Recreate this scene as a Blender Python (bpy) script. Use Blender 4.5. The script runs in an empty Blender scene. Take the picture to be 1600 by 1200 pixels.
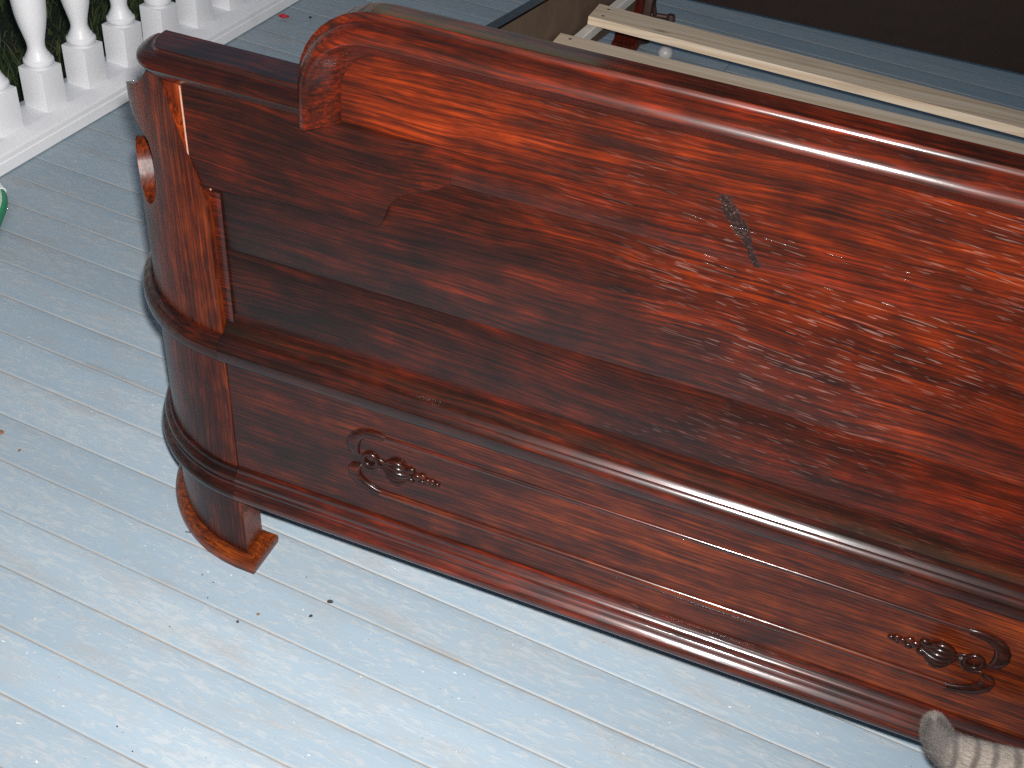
import bpy, bmesh, math, random
from mathutils import Vector, Matrix, geometry

random.seed(7)
S = bpy.context.scene
COL = S.collection

# ---------------------------------------------------------------- camera, sky, flash, exposure
CAM = Vector((0.0, 0.0, 1.35))
RX = Vector((0.9034, 0.4205, 0.0837)).normalized()
FW = Vector((-0.2750, 0.7182, -0.6392)).normalized()
UP = RX.cross(FW).normalized()
RX = FW.cross(UP).normalized()
cd = bpy.data.cameras.new('camera')
cam = bpy.data.objects.new('camera', cd)
COL.objects.link(cam)
cam.matrix_world = Matrix(((RX.x, UP.x, -FW.x, CAM.x), (RX.y, UP.y, -FW.y, CAM.y), (RX.z, UP.z, -FW.z, CAM.z), (0, 0, 0, 1)))
cd.sensor_width = 36.0
cd.lens = 1866.56 / 1600 * 36.0
cd.clip_start = 0.02
cd.clip_end = 400
S.camera = cam

W = bpy.data.worlds.new('World')
S.world = W
W.use_nodes = True
wn = W.node_tree.nodes
sky = wn.new('ShaderNodeTexSky')
sky.sky_type = 'NISHITA'
sky.sun_disc = False
sky.dust_density = 0.3
sky.ozone_density = 1.6
sky.sun_elevation = math.radians(8)
sky.sun_rotation = math.radians(150)
wn['Background'].inputs['Strength'].default_value = 0.055
W.node_tree.links.new(sky.outputs[0], wn['Background'].inputs['Color'])

# the camera's own flash: a small lit lamp just above and to the right of the lens
ld = bpy.data.lights.new('camera_flash', 'SPOT')
ld.shadow_soft_size = 0.016
ld.spot_size = math.radians(132)
ld.spot_blend = 1.0
ld.energy = 245
ld.color = (1.0, 0.97, 0.95)
fl = bpy.data.objects.new('camera_flash', ld)
COL.objects.link(fl)
aim = (FW * 1866.0 + RX * (380 - 800) - UP * (330 - 600)).normalized()
fl.rotation_euler = aim.to_track_quat('-Z', 'Y').to_euler()
fl.location = CAM + RX * 0.005 + UP * 0.050 + FW * 0.02

S.view_settings.view_transform = 'Standard'
S.view_settings.look = 'None'
S.view_settings.exposure = 0.0
S.view_settings.gamma = 1.0
S.view_settings.use_curve_mapping = False
S.cycles.use_denoising = False
S.cycles.max_bounces = 6

# ---------------------------------------------------------------- helpers
def tag(o, label=None, cat=None, group=None, kind=None):
    if label: o['label'] = label
    if cat: o['category'] = cat
    if group: o['group'] = group
    if kind: o['kind'] = kind
    return o

def empty(name, loc=(0, 0, 0), rz=0.0):
    o = bpy.data.objects.new(name, None)
    COL.objects.link(o)
    o.empty_display_size = 0.05
    o.location = loc
    o.rotation_euler = (0, 0, rz)
    return o

def finish(name, bm, mat, parent=None, smooth=35, recalc=True):
    bmesh.ops.remove_doubles(bm, verts=bm.verts, dist=1e-6)
    if recalc:
        bmesh.ops.recalc_face_normals(bm, faces=bm.faces)
    me = bpy.data.meshes.new(name)
    bm.to_mesh(me)
    bm.free()
    if smooth:
        for p in me.polygons: p.use_smooth = True
        me.set_sharp_from_angle(angle=math.radians(smooth))
    for m in (mat if isinstance(mat, (list, tuple)) else [mat]):
        me.materials.append(m)
    o = bpy.data.objects.new(name, me)
    COL.objects.link(o)
    if parent: o.parent = parent
    return o

def share(o, parent=None, loc=None, rot=None, scale=None):
    c = o.copy()
    COL.objects.link(c)
    c.parent = parent if parent else o.parent
    if loc is not None: c.location = loc
    if rot is not None: c.rotation_euler = rot
    if scale is not None: c.scale = scale
    return c

def box(bm, x0, x1, y0, y1, z0, z1, bev=0.0, seg=2):
    b = bmesh.new()
    v = [b.verts.new((x, y, z)) for x in (x0, x1) for y in (y0, y1) for z in (z0, z1)]
    for f in ((0, 1, 3, 2), (4, 6, 7, 5), (0, 4, 5, 1), (2, 3, 7, 6), (0, 2, 6, 4), (1, 5, 7, 3)):
        b.faces.new([v[i] for i in f])
    if bev:
        bmesh.ops.bevel(b, geom=b.edges[:], offset=bev, segments=seg, affect='EDGES', profile=0.6)
    me = bpy.data.meshes.new('tmp'); b.to_mesh(me); b.free()
    bm.from_mesh(me); bpy.data.meshes.remove(me)

def loft(bm, loops, closed=True, caps=True):
    rows = [[bm.verts.new(p) for p in L] for L in loops]
    n = len(rows[0])
    for a, b in zip(rows, rows[1:]):
        for i in range(n if closed else n - 1):
            j = (i + 1) % n
            try: bm.faces.new((a[i], a[j], b[j], b[i]))
            except ValueError: pass
    if caps and closed:
        for r in (rows[0], rows[-1]):
            try: bm.faces.new(r)
            except ValueError: pass
    return rows

def tube(bm, pts, rad, n=10, flat=1.0, nrm=None):
    pts = [Vector(p) for p in pts]
    loops = []
    prev = None
    for i, p in enumerate(pts):
        t = (pts[min(i + 1, len(pts) - 1)] - pts[max(i - 1, 0)]).normalized()
        if nrm is not None:
            b = Vector(nrm)
            a = t.cross(b).normalized()
        else:
            if prev is None:
                prev = Vector((0, 0, 1)) if abs(t.z) < .9 else Vector((1, 0, 0))
            a = t.cross(prev).normalized()
            b = a.cross(t).normalized()
            prev = b
        r = rad[i] if isinstance(rad, (list, tuple)) else rad
        loops.append([p + a * (r * math.cos(q)) + b * (r * flat * math.sin(q)) for q in [2 * math.pi * k / n for k in range(n)]])
    loft(bm, loops)

def lathe(bm, prof, n=28, c=(0, 0, 0)):
    loft(bm, [[(c[0] + r * math.cos(2 * math.pi * k / n), c[1] + r * math.sin(2 * math.pi * k / n), c[2] + z) for k in range(n)] for r, z in prof])

def ball(bm, c, r, sub=2):
    m = Matrix.Translation(Vector(c)) @ Matrix.Diagonal((r[0], r[1], r[2], 1)) if isinstance(r, (tuple, list)) else Matrix.Translation(Vector(c)) @ Matrix.Scale(r, 4)
    bmesh.ops.create_icosphere(bm, subdivisions=sub, radius=1, matrix=m)

# ---------------------------------------------------------------- materials
class NT:
    def __init__(s, name):
        s.m = bpy.data.materials.new(name)
        s.m.use_nodes = True
        s.t = s.m.node_tree
        s.b = s.t.nodes['Principled BSDF']
    def n(s, typ, **kw):
        o = s.t.nodes.new(typ)
        for k, v in kw.items(): setattr(o, k, v)
        return o
    def link(s, a, b): s.t.links.new(a, b)
    def val(s, x, sock):
        if isinstance(x, (int, float)): sock.default_value = x
        elif isinstance(x, (tuple, list)): sock.default_value = x
        else: s.link(x, sock)
    def math(s, op, a, b=0.0, c=None, clamp=False):
        o = s.n('ShaderNodeMath', operation=op, use_clamp=clamp)
        s.val(a, o.inputs[0]); s.val(b, o.inputs[1])
        if c is not None: s.val(c, o.inputs[2])
        return o.outputs[0]
    def vmath(s, op, a, b):
        o = s.n('ShaderNodeVectorMath', operation=op)
        s.val(a, o.inputs[0]); s.val(b, o.inputs[1])
        return o.outputs[0]
    def noise(s, vec, scale=1.0, detail=2.0, rough=0.5, dist=0.0):
        o = s.n('ShaderNodeTexNoise')
        s.link(vec, o.inputs['Vector'])
        o.inputs['Scale'].default_value = scale
        o.inputs['Detail'].default_value = detail
        o.inputs['Roughness'].default_value = rough
        o.inputs['Distortion'].default_value = dist
        return o
    def ramp(s, fac, stops, interp='LINEAR'):
        o = s.n('ShaderNodeValToRGB')
        o.color_ramp.interpolation = interp
        e = o.color_ramp.elements
        while len(e) < len(stops): e.new(0.5)
        for i, (p, c) in enumerate(stops):
            e[i].position = p
            e[i].color = (*c, 1) if len(c) == 3 else c
        s.link(fac, o.inputs[0])
        return o.outputs[0]
    def step(s, x, lo, hi):
        o = s.n('ShaderNodeMapRange', interpolation_type='SMOOTHSTEP')
        s.val(x, o.inputs[0])
        o.inputs[1].default_value = lo; o.inputs[2].default_value = hi
        return o.outputs[0]
    def mix(s, f, a, b, mode='MIX'):
        o = s.n('ShaderNodeMix', data_type='RGBA', blend_type=mode)
        s.val(f, o.inputs[0])
        s.val(a if not (isinstance(a, tuple) and len(a) == 3) else (*a, 1), o.inputs[6])
        s.val(b if not (isinstance(b, tuple) and len(b) == 3) else (*b, 1), o.inputs[7])
        return o.outputs[2]
    def coords(s, rnd=0.0):
        tc = s.n('ShaderNodeTexCoord')
        v = tc.outputs['Object']
        if rnd:
            oi = s.n('ShaderNodeObjectInfo')
            k = s.math('MULTIPLY', oi.outputs['Random'], rnd)
            c = s.n('ShaderNodeCombineXYZ')
            for i in range(3): s.link(k, c.inputs[i])
            return v, s.vmath('ADD', v, c.outputs[0]), oi.outputs['Random']
        return v
    def bump(s, h, dist, strength=1.0, prev=None):
        o = s.n('ShaderNodeBump')
        o.inputs['Strength'].default_value = strength
        o.inputs['Distance'].default_value = dist
        s.val(h, o.inputs['Height'])
        if prev is not None: s.link(prev, o.inputs['Normal'])
        return o.outputs[0]

def rosewood(name, grain='u', seed=0.0, tone=0.0, warmth=1.0, gloss=0.2, pores=1.0, swirl=1.0, var=1.0, shine=1.38, coat=0.65, grad=0.0, scar=None, knots=()):
    """varnished rosewood; object coordinates are metres; grain runs along u (x) or z"""
    m = NT(name)
    v = m.coords()
    if grain == 'z':
        sp = m.n('ShaderNodeSeparateXYZ'); m.link(v, sp.inputs[0])
        cb = m.n('ShaderNodeCombineXYZ')
        m.link(sp.outputs[2], cb.inputs[0]); m.link(sp.outputs[1], cb.inputs[1]); m.link(sp.outputs[0], cb.inputs[2])
        v = cb.outputs[0]
    v = m.vmath('ADD', v, (seed * 3.17, seed * 1.31, seed * 2.03))
    # growth rings drift and swirl
    w1 = m.noise(m.vmath('MULTIPLY', v, (1.7, 2.0, 5.0)), 1.0, 2.0)
    w2 = m.noise(m.vmath('MULTIPLY', v, (7.0, 5.0, 16.0)), 1.0, 2.0)
    sp = m.n('ShaderNodeSeparateXYZ'); m.link(v, sp.inputs[0])
    d = m.math('ADD', m.math('MULTIPLY', m.math('SUBTRACT', w1.outputs[0], 0.5), 0.12 * swirl), m.math('MULTIPLY', m.math('SUBTRACT', w2.outputs[0], 0.5), 0.018 * swirl))
    cb = m.n('ShaderNodeCombineXYZ')
    m.link(sp.outputs[0], cb.inputs[0]); m.link(sp.outputs[1], cb.inputs[1])
    m.link(m.math('ADD', sp.outputs[2], d), cb.inputs[2])
    q = cb.outputs[0]
    fig = m.noise(m.vmath('MULTIPLY', q, (1.2, 12.0, 58.0)), 1.0, 9.0, 0.74)
    macro = m.noise(m.vmath('MULTIPLY', v, (3.4, 3.0, 7.5)), 1.0, 4.0, 0.58)
    fine = m.noise(m.vmath('MULTIPLY', q, (9.0, 150.0, 330.0)), 1.0, 5.0, 0.7)
    mott = m.noise(m.vmath('MULTIPLY', v, (22.0, 15.0, 34.0)), 1.0, 3.0)
    t = m.math('ADD', m.math('MULTIPLY', fig.outputs[0], 0.43 * var), m.math('MULTIPLY', macro.outputs[0], 0.48 * var))
    t = m.math('ADD', t, m.math('MULTIPLY', m.math('SUBTRACT', fine.outputs[0], 0.5), 0.66))
    t = m.math('ADD', t, m.math('MULTIPLY', m.math('SUBTRACT', mott.outputs[0], 0.5), 0.27))
    t = m.math('ADD', t, -0.005 + tone + 0.455 * (1 - var))
    if grad:  # lighter rightwards: wood variation plus flash gradient put into the colour
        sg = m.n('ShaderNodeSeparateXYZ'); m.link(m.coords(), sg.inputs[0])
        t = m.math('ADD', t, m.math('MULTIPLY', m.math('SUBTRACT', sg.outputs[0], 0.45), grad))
    g = warmth
    col = m.ramp(t, [(0.26, (0.006, 0.0028, 0.0022)), (0.38, (0.016, 0.0042, 0.0027)), (0.48, (0.040, 0.0062, 0.0026)),
                     (0.58, (0.092, 0.0100 * g, 0.0028)), (0.70, (0.20, 0.022 * g, 0.0042)), (0.86, (0.42, 0.058 * g, 0.008))])
    # open pores: short dashes along the grain, pale tint paints their flash glints
    sq = m.n('ShaderNodeSeparateXYZ'); m.link(q, sq.inputs[0])
    spv = m.n('ShaderNodeSeparateXYZ'); m.link(v, spv.inputs[0])
    cpv = m.n('ShaderNodeCombineXYZ')
    m.link(spv.outputs[0], cpv.inputs[0]); m.link(spv.outputs[1], cpv.inputs[1])
    m.link(m.math('ADD', m.math('MULTIPLY', spv.outputs[2], 0.7), m.math('ADD', m.math('MULTIPLY', sq.outputs[2], 0.3), m.math('MULTIPLY', spv.outputs[0], 0.07))), cpv.inputs[2])
    pq = cpv.outputs[0]
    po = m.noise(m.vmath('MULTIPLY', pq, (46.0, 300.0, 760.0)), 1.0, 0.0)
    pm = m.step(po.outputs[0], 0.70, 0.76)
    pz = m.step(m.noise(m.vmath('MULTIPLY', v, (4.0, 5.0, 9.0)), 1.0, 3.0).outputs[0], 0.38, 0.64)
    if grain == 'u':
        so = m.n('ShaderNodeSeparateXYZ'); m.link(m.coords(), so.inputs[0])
        ends = m.step(m.math('ABSOLUTE', m.math('SUBTRACT', so.outputs[0], 0.72)), 0.52, 0.16)  # fades pores and their painted glints away from the flash highlight
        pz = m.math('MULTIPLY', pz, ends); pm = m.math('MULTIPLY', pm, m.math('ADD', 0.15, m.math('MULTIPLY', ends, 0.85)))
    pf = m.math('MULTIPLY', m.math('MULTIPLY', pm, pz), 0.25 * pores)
    dk = m.noise(m.vmath('MULTIPLY', q, (26.0, 300.0, 480.0)), 1.0, 0.0)
    col = m.mix(m.math('MULTIPLY', m.step(dk.outputs[0], 0.60, 0.74), 0.55), col, (0.010, 0.004, 0.003))
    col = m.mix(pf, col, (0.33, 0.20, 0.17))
    h = m.math('MULTIPLY', pm, -1.0)
    peel = m.noise(m.vmath('MULTIPLY', v, (9.0, 60.0, 60.0)), 1.0, 2.0)
    nb = m.bump(peel.outputs[0], 0.0005, 0.5)
    nb = m.bump(fine.outputs[0], 0.00022, 0.5, nb)
    if pores > 0.25: nb = m.bump(h, 0.0002, 0.45 * pores, nb)
    if scar:
        dist = None
        wob = m.noise(m.vmath('MULTIPLY', m.coords(), (70.0, 10.0, 70.0)), 1.0, 3.0, 0.7)
        s2 = m.n('ShaderNodeSeparateXYZ'); m.link(m.coords(), s2.inputs[0])
        for (ax, az, bx, bz, rr) in scar:
            # distance to a segment in (u, z)
            ex, ez = bx - ax, bz - az
            L2 = ex * ex + ez * ez
            px = m.math('SUBTRACT', s2.outputs[0], ax); pz_ = m.math('SUBTRACT', s2.outputs[2], az)
            tt = m.math('ADD', m.math('MULTIPLY', px, ex / L2), m.math('MULTIPLY', pz_, ez / L2), clamp=True)
            dx = m.math('SUBTRACT', px, m.math('MULTIPLY', tt, ex)); dz = m.math('SUBTRACT', pz_, m.math('MULTIPLY', tt, ez))
            dd = m.math('SQRT', m.math('ADD', m.math('MULTIPLY', dx, dx), m.math('MULTIPLY', dz, dz)))
            dd = m.math('DIVIDE', dd, rr)
            dist = dd if dist is None else m.math('MINIMUM', dist, dd)
        dist = m.math('ADD', dist, m.math('MULTIPLY', m.math('SUBTRACT', wob.outputs[0], 0.5), 2.4))
        sm = m.math('SUBTRACT', 1.0, m.step(dist, 0.7, 1.15))
        gr = m.noise(m.vmath('MULTIPLY', m.coords(), (420.0, 50.0, 420.0)), 1.0, 3.0, 0.7)
        scol = m.ramp(gr.outputs[0], [(0.50, (0.007, 0.004, 0.0035)), (0.64, (0.030, 0.014, 0.011)), (0.76, (0.10, 0.07, 0.06)), (0.88, (0.24, 0.18, 0.17))])
        col = m.mix(m.math('MULTIPLY', sm, 0.92), col, scol)
        nb = m.bump(m.math('MULTIPLY', m.math('MULTIPLY', sm, gr.outputs[0]), -1.0), 0.0022, 0.45, nb)
    for (kx, kz, ra, rb, amt) in knots:     # dark pin knots
        s3 = m.n('ShaderNodeSeparateXYZ'); m.link(m.coords(), s3.inputs[0])
        ax_ = m.math('DIVIDE', m.math('SUBTRACT', s3.outputs[0], kx), ra)
        az_ = m.math('DIVIDE', m.math('SUBTRACT', s3.outputs[2], kz), rb)
        dd = m.math('SQRT', m.math('ADD', m.math('MULTIPLY', ax_, ax_), m.math('MULTIPLY', az_, az_)))
        dd = m.math('ADD', dd, m.math('MULTIPLY', m.math('SUBTRACT', w2.outputs[0], 0.5), 2.0))
        col = m.mix(m.math('MULTIPLY', m.math('SUBTRACT', 1.0, m.step(dd, 0.3, 1.2)), amt), col, (0.012, 0.005, 0.004))
    m.link(col, m.b.inputs['Base Color'])
    m.link(nb, m.b.inputs['Normal'])
    m.b.inputs['Roughness'].default_value = 0.36
    m.b.inputs['Specular IOR Level'].default_value = 0.12
    m.b.inputs['Coat Weight'].default_value = coat
    m.b.inputs['Coat Roughness'].default_value = gloss * 0.65
    m.b.inputs['Coat IOR'].default_value = shine
    m.link(nb, m.b.inputs['Coat Normal'])
    return m.m

def simple(name, col, rough=0.5, metal=0.0, var=0.15, scale=40.0, bumpd=0.0003):
    m = NT(name)
    v = m.coords()
    nz = m.noise(v, scale, 4.0, 0.6)
    c = m.mix(nz.outputs[0], tuple(x * (1 - var) for x in col), tuple(min(1, x * (1 + var)) for x in col))
    m.link(c, m.b.inputs['Base Color'])
    m.b.inputs['Roughness'].default_value = rough
    m.b.inputs['Metallic'].default_value = metal
    m.link(m.bump(nz.outputs[0], bumpd, 0.6), m.b.inputs['Normal'])
    return m.m

def floor_paint(bw):
    m = NT('worn_blue_floor_paint')
    v, vr, rnd = m.coords(57.0)
    big = m.noise(m.vmath('MULTIPLY', vr, (3.0, 9.0, 1.0)), 1.0, 4.0, 0.6)
    blotch = m.noise(m.vmath('MULTIPLY', vr, (40.0, 125.0, 1.0)), 1.0, 7.0, 0.70, 0.5)
    streak = m.noise(m.vmath('MULTIPLY', vr, (22.0, 190.0, 1.0)), 1.0, 4.0, 0.65)
    blue = m.mix(big.outputs[0], (0.275, 0.365, 0.435), (0.335, 0.405, 0.455))
    pale = m.mix(streak.outputs[0], (0.37, 0.41, 0.435), (0.47, 0.49, 0.495))
    wear = m.step(m.math('ADD', blotch.outputs[0], m.math('MULTIPLY', m.math('SUBTRACT', big.outputs[0], 0.5), 0.30)), 0.46, 0.62)
    col = m.mix(m.math('MULTIPLY', wear, 0.6), blue, pale)
    # bare specks along the grain
    bare = m.step(m.noise(m.vmath('MULTIPLY', vr, (28.0, 130.0, 1.0)), 1.0, 3.0, 0.6).outputs[0], 0.66, 0.74)
    col = m.mix(m.math('MULTIPLY', bare, 0.30), col, (0.50, 0.43, 0.36))
    grime = m.step(m.noise(m.vmath('MULTIPLY', vr, (5.5, 22.0, 1.0)), 1.0, 7.0, 0.72).outputs[0], 0.47, 0.72)
    col = m.mix(m.math('MULTIPLY', grime, 0.55), col, (0.335, 0.325, 0.31))
    dots = m.step(m.noise(m.vmath('MULTIPLY', vr, (230.0, 260.0, 1.0)), 1.0, 1.0).outputs[0], 0.765, 0.80)
    col = m.mix(m.math('MULTIPLY', dots, 0.65), col, (0.10, 0.085, 0.075))
    white = m.step(m.noise(m.vmath('MULTIPLY', m.vmath('ADD', vr, (9.0, 4.0, 0.0)), (120.0, 190.0, 1.0)), 1.0, 1.0).outputs[0], 0.775, 0.80)
    col = m.mix(m.math('MULTIPLY', white, 0.7), col, (0.74, 0.75, 0.74))
    # worn arrises: paint gone, tan wood and dirt show along each joint
    sp = m.n('ShaderNodeSeparateXYZ'); m.link(v, sp.inputs[0])
    ay = m.math('ABSOLUTE', sp.outputs[1])
    en = m.noise(m.vmath('MULTIPLY', vr, (14.0, 60.0, 1.0)), 1.0, 4.0, 0.7)
    e = m.math('ADD', ay, m.math('MULTIPLY', m.math('SUBTRACT', en.outputs[0], 0.5), 0.0050))
    edge = m.step(e, bw / 2 - 0.0022, bw / 2 - 0.0010)
    tan = m.mix(m.noise(m.vmath('MULTIPLY', vr, (9.0, 9.0, 1.0)), 1.0, 3.0).outputs[0], (0.37, 0.285, 0.21), (0.54, 0.50, 0.44))
    col = m.mix(m.math('MULTIPLY', edge, m.math('ADD', 0.15, m.math('MULTIPLY', en.outputs[0], 1.0))), col, tan)
    dirt = m.math('MULTIPLY', m.step(m.math('ADD', ay, m.math('MULTIPLY', m.math('SUBTRACT', en.outputs[0], 0.5), 0.02)), bw / 2 - 0.010, bw / 2), m.step(m.noise(m.vmath('MULTIPLY', vr, (2.6, 5.0, 1.0)), 1.0, 4.0, 0.7).outputs[0], 0.52, 0.72))
    col = m.mix(m.math('MULTIPLY', dirt, 0.6), col, (0.24, 0.185, 0.135))
    shade = m.step(m.math('ADD', sp.outputs[1], m.math('MULTIPLY', m.math('SUBTRACT', big.outputs[0], 0.5), 0.02)), -bw * 0.20, -bw * 0.47)  # painted shading of the cupped board, darker along one side
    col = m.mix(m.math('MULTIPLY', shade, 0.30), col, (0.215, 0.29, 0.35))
    tint = m.math('ADD', 0.93, m.math('MULTIPLY', rnd, 0.12))
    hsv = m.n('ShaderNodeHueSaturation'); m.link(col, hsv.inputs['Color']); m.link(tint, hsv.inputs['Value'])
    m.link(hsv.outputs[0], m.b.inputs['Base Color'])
    m.b.inputs['Roughness'].default_value = 0.5
    m.b.inputs['Specular IOR Level'].default_value = 0.3
    nb = m.bump(streak.outputs[0], 0.0004, 0.5)
    nb = m.bump(wear, 0.0003, 0.6, nb)
    m.link(nb, m.b.inputs['Normal'])
    return m.m

def white_paint():
    m = NT('white_gloss_paint')
    v = m.coords()
    d = m.noise(m.vmath('MULTIPLY', v, (9.0, 9.0, 9.0)), 1.0, 5.0, 0.65)
    col = m.mix(m.step(d.outputs[0], 0.55, 0.8), (0.86, 0.86, 0.88), (0.74, 0.75, 0.76))
    sp = m.step(m.noise(v, 160.0, 1.0).outputs[0], 0.78, 0.81)
    col = m.mix(m.math('MULTIPLY', sp, 0.7), col, (0.14, 0.13, 0.12))
    m.link(col, m.b.inputs['Base Color'])
    m.b.inputs['Roughness'].default_value = 0.42
    m.link(m.bump(m.noise(m.vmath('MULTIPLY', v, (50.0, 50.0, 50.0)), 1.0, 3.0).outputs[0], 0.0007, 0.5), m.b.inputs['Normal'])
    return m.m

def pine():
    m = NT('raw_pine')
    v = m.coords()
    w = m.noise(m.vmath('MULTIPLY', v, (2.0, 6.0, 6.0)), 1.0, 2.0)
    sp = m.n('ShaderNodeSeparateXYZ'); m.link(v, sp.inputs[0])
    y = m.math('ADD', m.math('ADD', sp.outputs[1], m.math('MULTIPLY', sp.outputs[2], 0.9)), m.math('MULTIPLY', w.outputs[0], 0.06))
    cb = m.n('ShaderNodeCombineXYZ'); m.link(m.math('MULTIPLY', sp.outputs[0], 0.8), cb.inputs[0]); m.link(m.math('MULTIPLY', y, 110.0), cb.inputs[1])
    g = m.noise(cb.outputs[0], 1.0, 3.0, 0.5)
    col = m.ramp(g.outputs[0], [(0.3, (0.58, 0.42, 0.27)), (0.5, (0.76, 0.60, 0.43)), (0.72, (0.85, 0.72, 0.56))])
    gd = m.noise(m.vmath('MULTIPLY', v, (4.0, 22.0, 22.0)), 1.0, 4.0)
    col = m.mix(m.math('MULTIPLY', m.step(gd.outputs[0], 0.5, 0.75), 0.45), col, (0.36, 0.30, 0.23))
    kd = m.n('ShaderNodeTexVoronoi', feature='F1'); m.link(m.vmath('MULTIPLY', v, (4.0, 13.0, 13.0)), kd.inputs['Vector'])
    kd.inputs['Scale'].default_value = 1.0
    col = m.mix(m.math('MULTIPLY', m.math('SUBTRACT', 1.0, m.step(kd.outputs['Distance'], 0.07, 0.16)), 0.75), col, (0.13, 0.065, 0.03))
    m.link(col, m.b.inputs['Base Color'])
    m.b.inputs['Roughness'].default_value = 0.62
    m.link(m.bump(g.outputs[0], 0.0004, 0.5), m.b.inputs['Normal'])
    return m.m

BW = 0.0607900 * 1.35
SCAR = [(0.555, 0.775, 0.577, 0.748, 0.0068), (0.577, 0.748, 0.600, 0.714, 0.0032), (0.577, 0.757, 0.588, 0.738, 0.0028)]
M = {
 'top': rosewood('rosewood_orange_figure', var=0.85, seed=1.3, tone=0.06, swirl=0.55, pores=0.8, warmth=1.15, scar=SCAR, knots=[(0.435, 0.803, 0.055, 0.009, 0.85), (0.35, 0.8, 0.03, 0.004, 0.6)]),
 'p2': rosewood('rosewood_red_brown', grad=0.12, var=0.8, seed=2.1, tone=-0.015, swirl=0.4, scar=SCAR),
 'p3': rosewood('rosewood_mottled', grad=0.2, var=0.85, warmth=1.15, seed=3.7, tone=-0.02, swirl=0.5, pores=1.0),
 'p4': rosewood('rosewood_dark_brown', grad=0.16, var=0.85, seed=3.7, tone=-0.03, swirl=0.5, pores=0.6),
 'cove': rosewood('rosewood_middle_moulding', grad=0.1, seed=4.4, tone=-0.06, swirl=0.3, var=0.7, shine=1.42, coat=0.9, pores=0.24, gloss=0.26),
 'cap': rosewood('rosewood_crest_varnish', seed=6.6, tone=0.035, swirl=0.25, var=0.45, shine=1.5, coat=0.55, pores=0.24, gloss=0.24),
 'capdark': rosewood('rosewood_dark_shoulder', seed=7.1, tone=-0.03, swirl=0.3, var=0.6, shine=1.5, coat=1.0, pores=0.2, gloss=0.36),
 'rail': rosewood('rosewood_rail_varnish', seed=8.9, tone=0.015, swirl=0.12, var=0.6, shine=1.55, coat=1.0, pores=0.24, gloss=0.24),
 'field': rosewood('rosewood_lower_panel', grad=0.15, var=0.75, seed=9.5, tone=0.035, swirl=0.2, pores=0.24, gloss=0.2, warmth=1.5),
 'lowbead': rosewood('rosewood_highlight_bead', seed=9.5, tone=0.06, warmth=1.5, swirl=0.1, var=0.5, shine=1.5, coat=0.9, pores=0.1, gloss=0.24),  # lighter, warmer tone paints the flash highlight on the lower bead
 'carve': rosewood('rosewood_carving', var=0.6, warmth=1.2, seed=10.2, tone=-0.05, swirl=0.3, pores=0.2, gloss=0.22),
 'post': rosewood('rosewood_post', grain='z', var=0.75, seed=11.8, tone=0.03, warmth=1.5, swirl=0.35, pores=0.2, gloss=0.34, coat=0.28),
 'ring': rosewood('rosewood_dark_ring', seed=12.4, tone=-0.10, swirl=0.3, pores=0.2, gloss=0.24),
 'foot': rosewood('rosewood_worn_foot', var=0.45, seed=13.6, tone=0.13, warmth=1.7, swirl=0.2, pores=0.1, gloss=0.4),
 'core': rosewood('rosewood_worn_edge', grain='z', seed=14.1, tone=0.03, warmth=1.3, swirl=0.4, pores=0.2, gloss=0.4),
 'bead': simple('glint_bead_edge', (0.30, 0.165, 0.115), 0.35, var=0.4, scale=120),  # pale colour stands in for the glint along the rounded edge
 'dark': simple('dark_headboard_wood', (0.017, 0.0075, 0.0045), 0.8, var=0.4, scale=25),
 'head': rosewood('rosewood_headboard_post', grain='z', seed=16.5, tone=0.10, warmth=0.8, swirl=0.3, pores=0.1),
 'sider': simple('unfinished_rail_back', (0.135, 0.085, 0.055), 0.75, var=0.35, scale=18),
 'white': white_paint(),
 'pine': pine(),
 'ledger': simple('pale_ledger_wood', (0.78, 0.73, 0.66), 0.6, var=0.12),
 'iron': simple('rusty_iron', (0.10, 0.055, 0.045), 0.55, 0.5, var=0.5, scale=60),
 'steel': simple('bright_steel', (0.75, 0.75, 0.76), 0.25, 1.0, var=0.1),
 'ballp': simple('worn_grey_caster', (0.50, 0.49, 0.48), 0.35, 0.0, var=0.2),
 'slab': simple('shaded_joists', (0.10, 0.09, 0.08), 0.9),
 'crumb': simple('dark_debris', (0.035, 0.028, 0.025), 0.9, var=0.5, scale=300),
 'brown': simple('brown_leaf_bits', (0.20, 0.10, 0.06), 0.9, var=0.4, scale=300),
 'petal': simple('red_petal', (0.55, 0.02, 0.03), 0.4, var=0.3, scale=90),
 'hose': simple('green_hose', (0.015, 0.22, 0.09), 0.4, var=0.2),
 'hosepale': simple('pale_hose_stripe', (0.50, 0.66, 0.54), 0.4, var=0.1),
}
M['floor'] = floor_paint(BW)

# ================================================================ porch floor
YS = 1.26815
slab = bmesh.new()
box(slab, -1.915, 2.7, -1.6, 7.2, -0.60, -0.024)
porch = finish('porch_floor', slab, M['slab'], smooth=0)
tag(porch, 'worn pale blue painted wooden porch floor of narrow boards', kind='structure')

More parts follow.
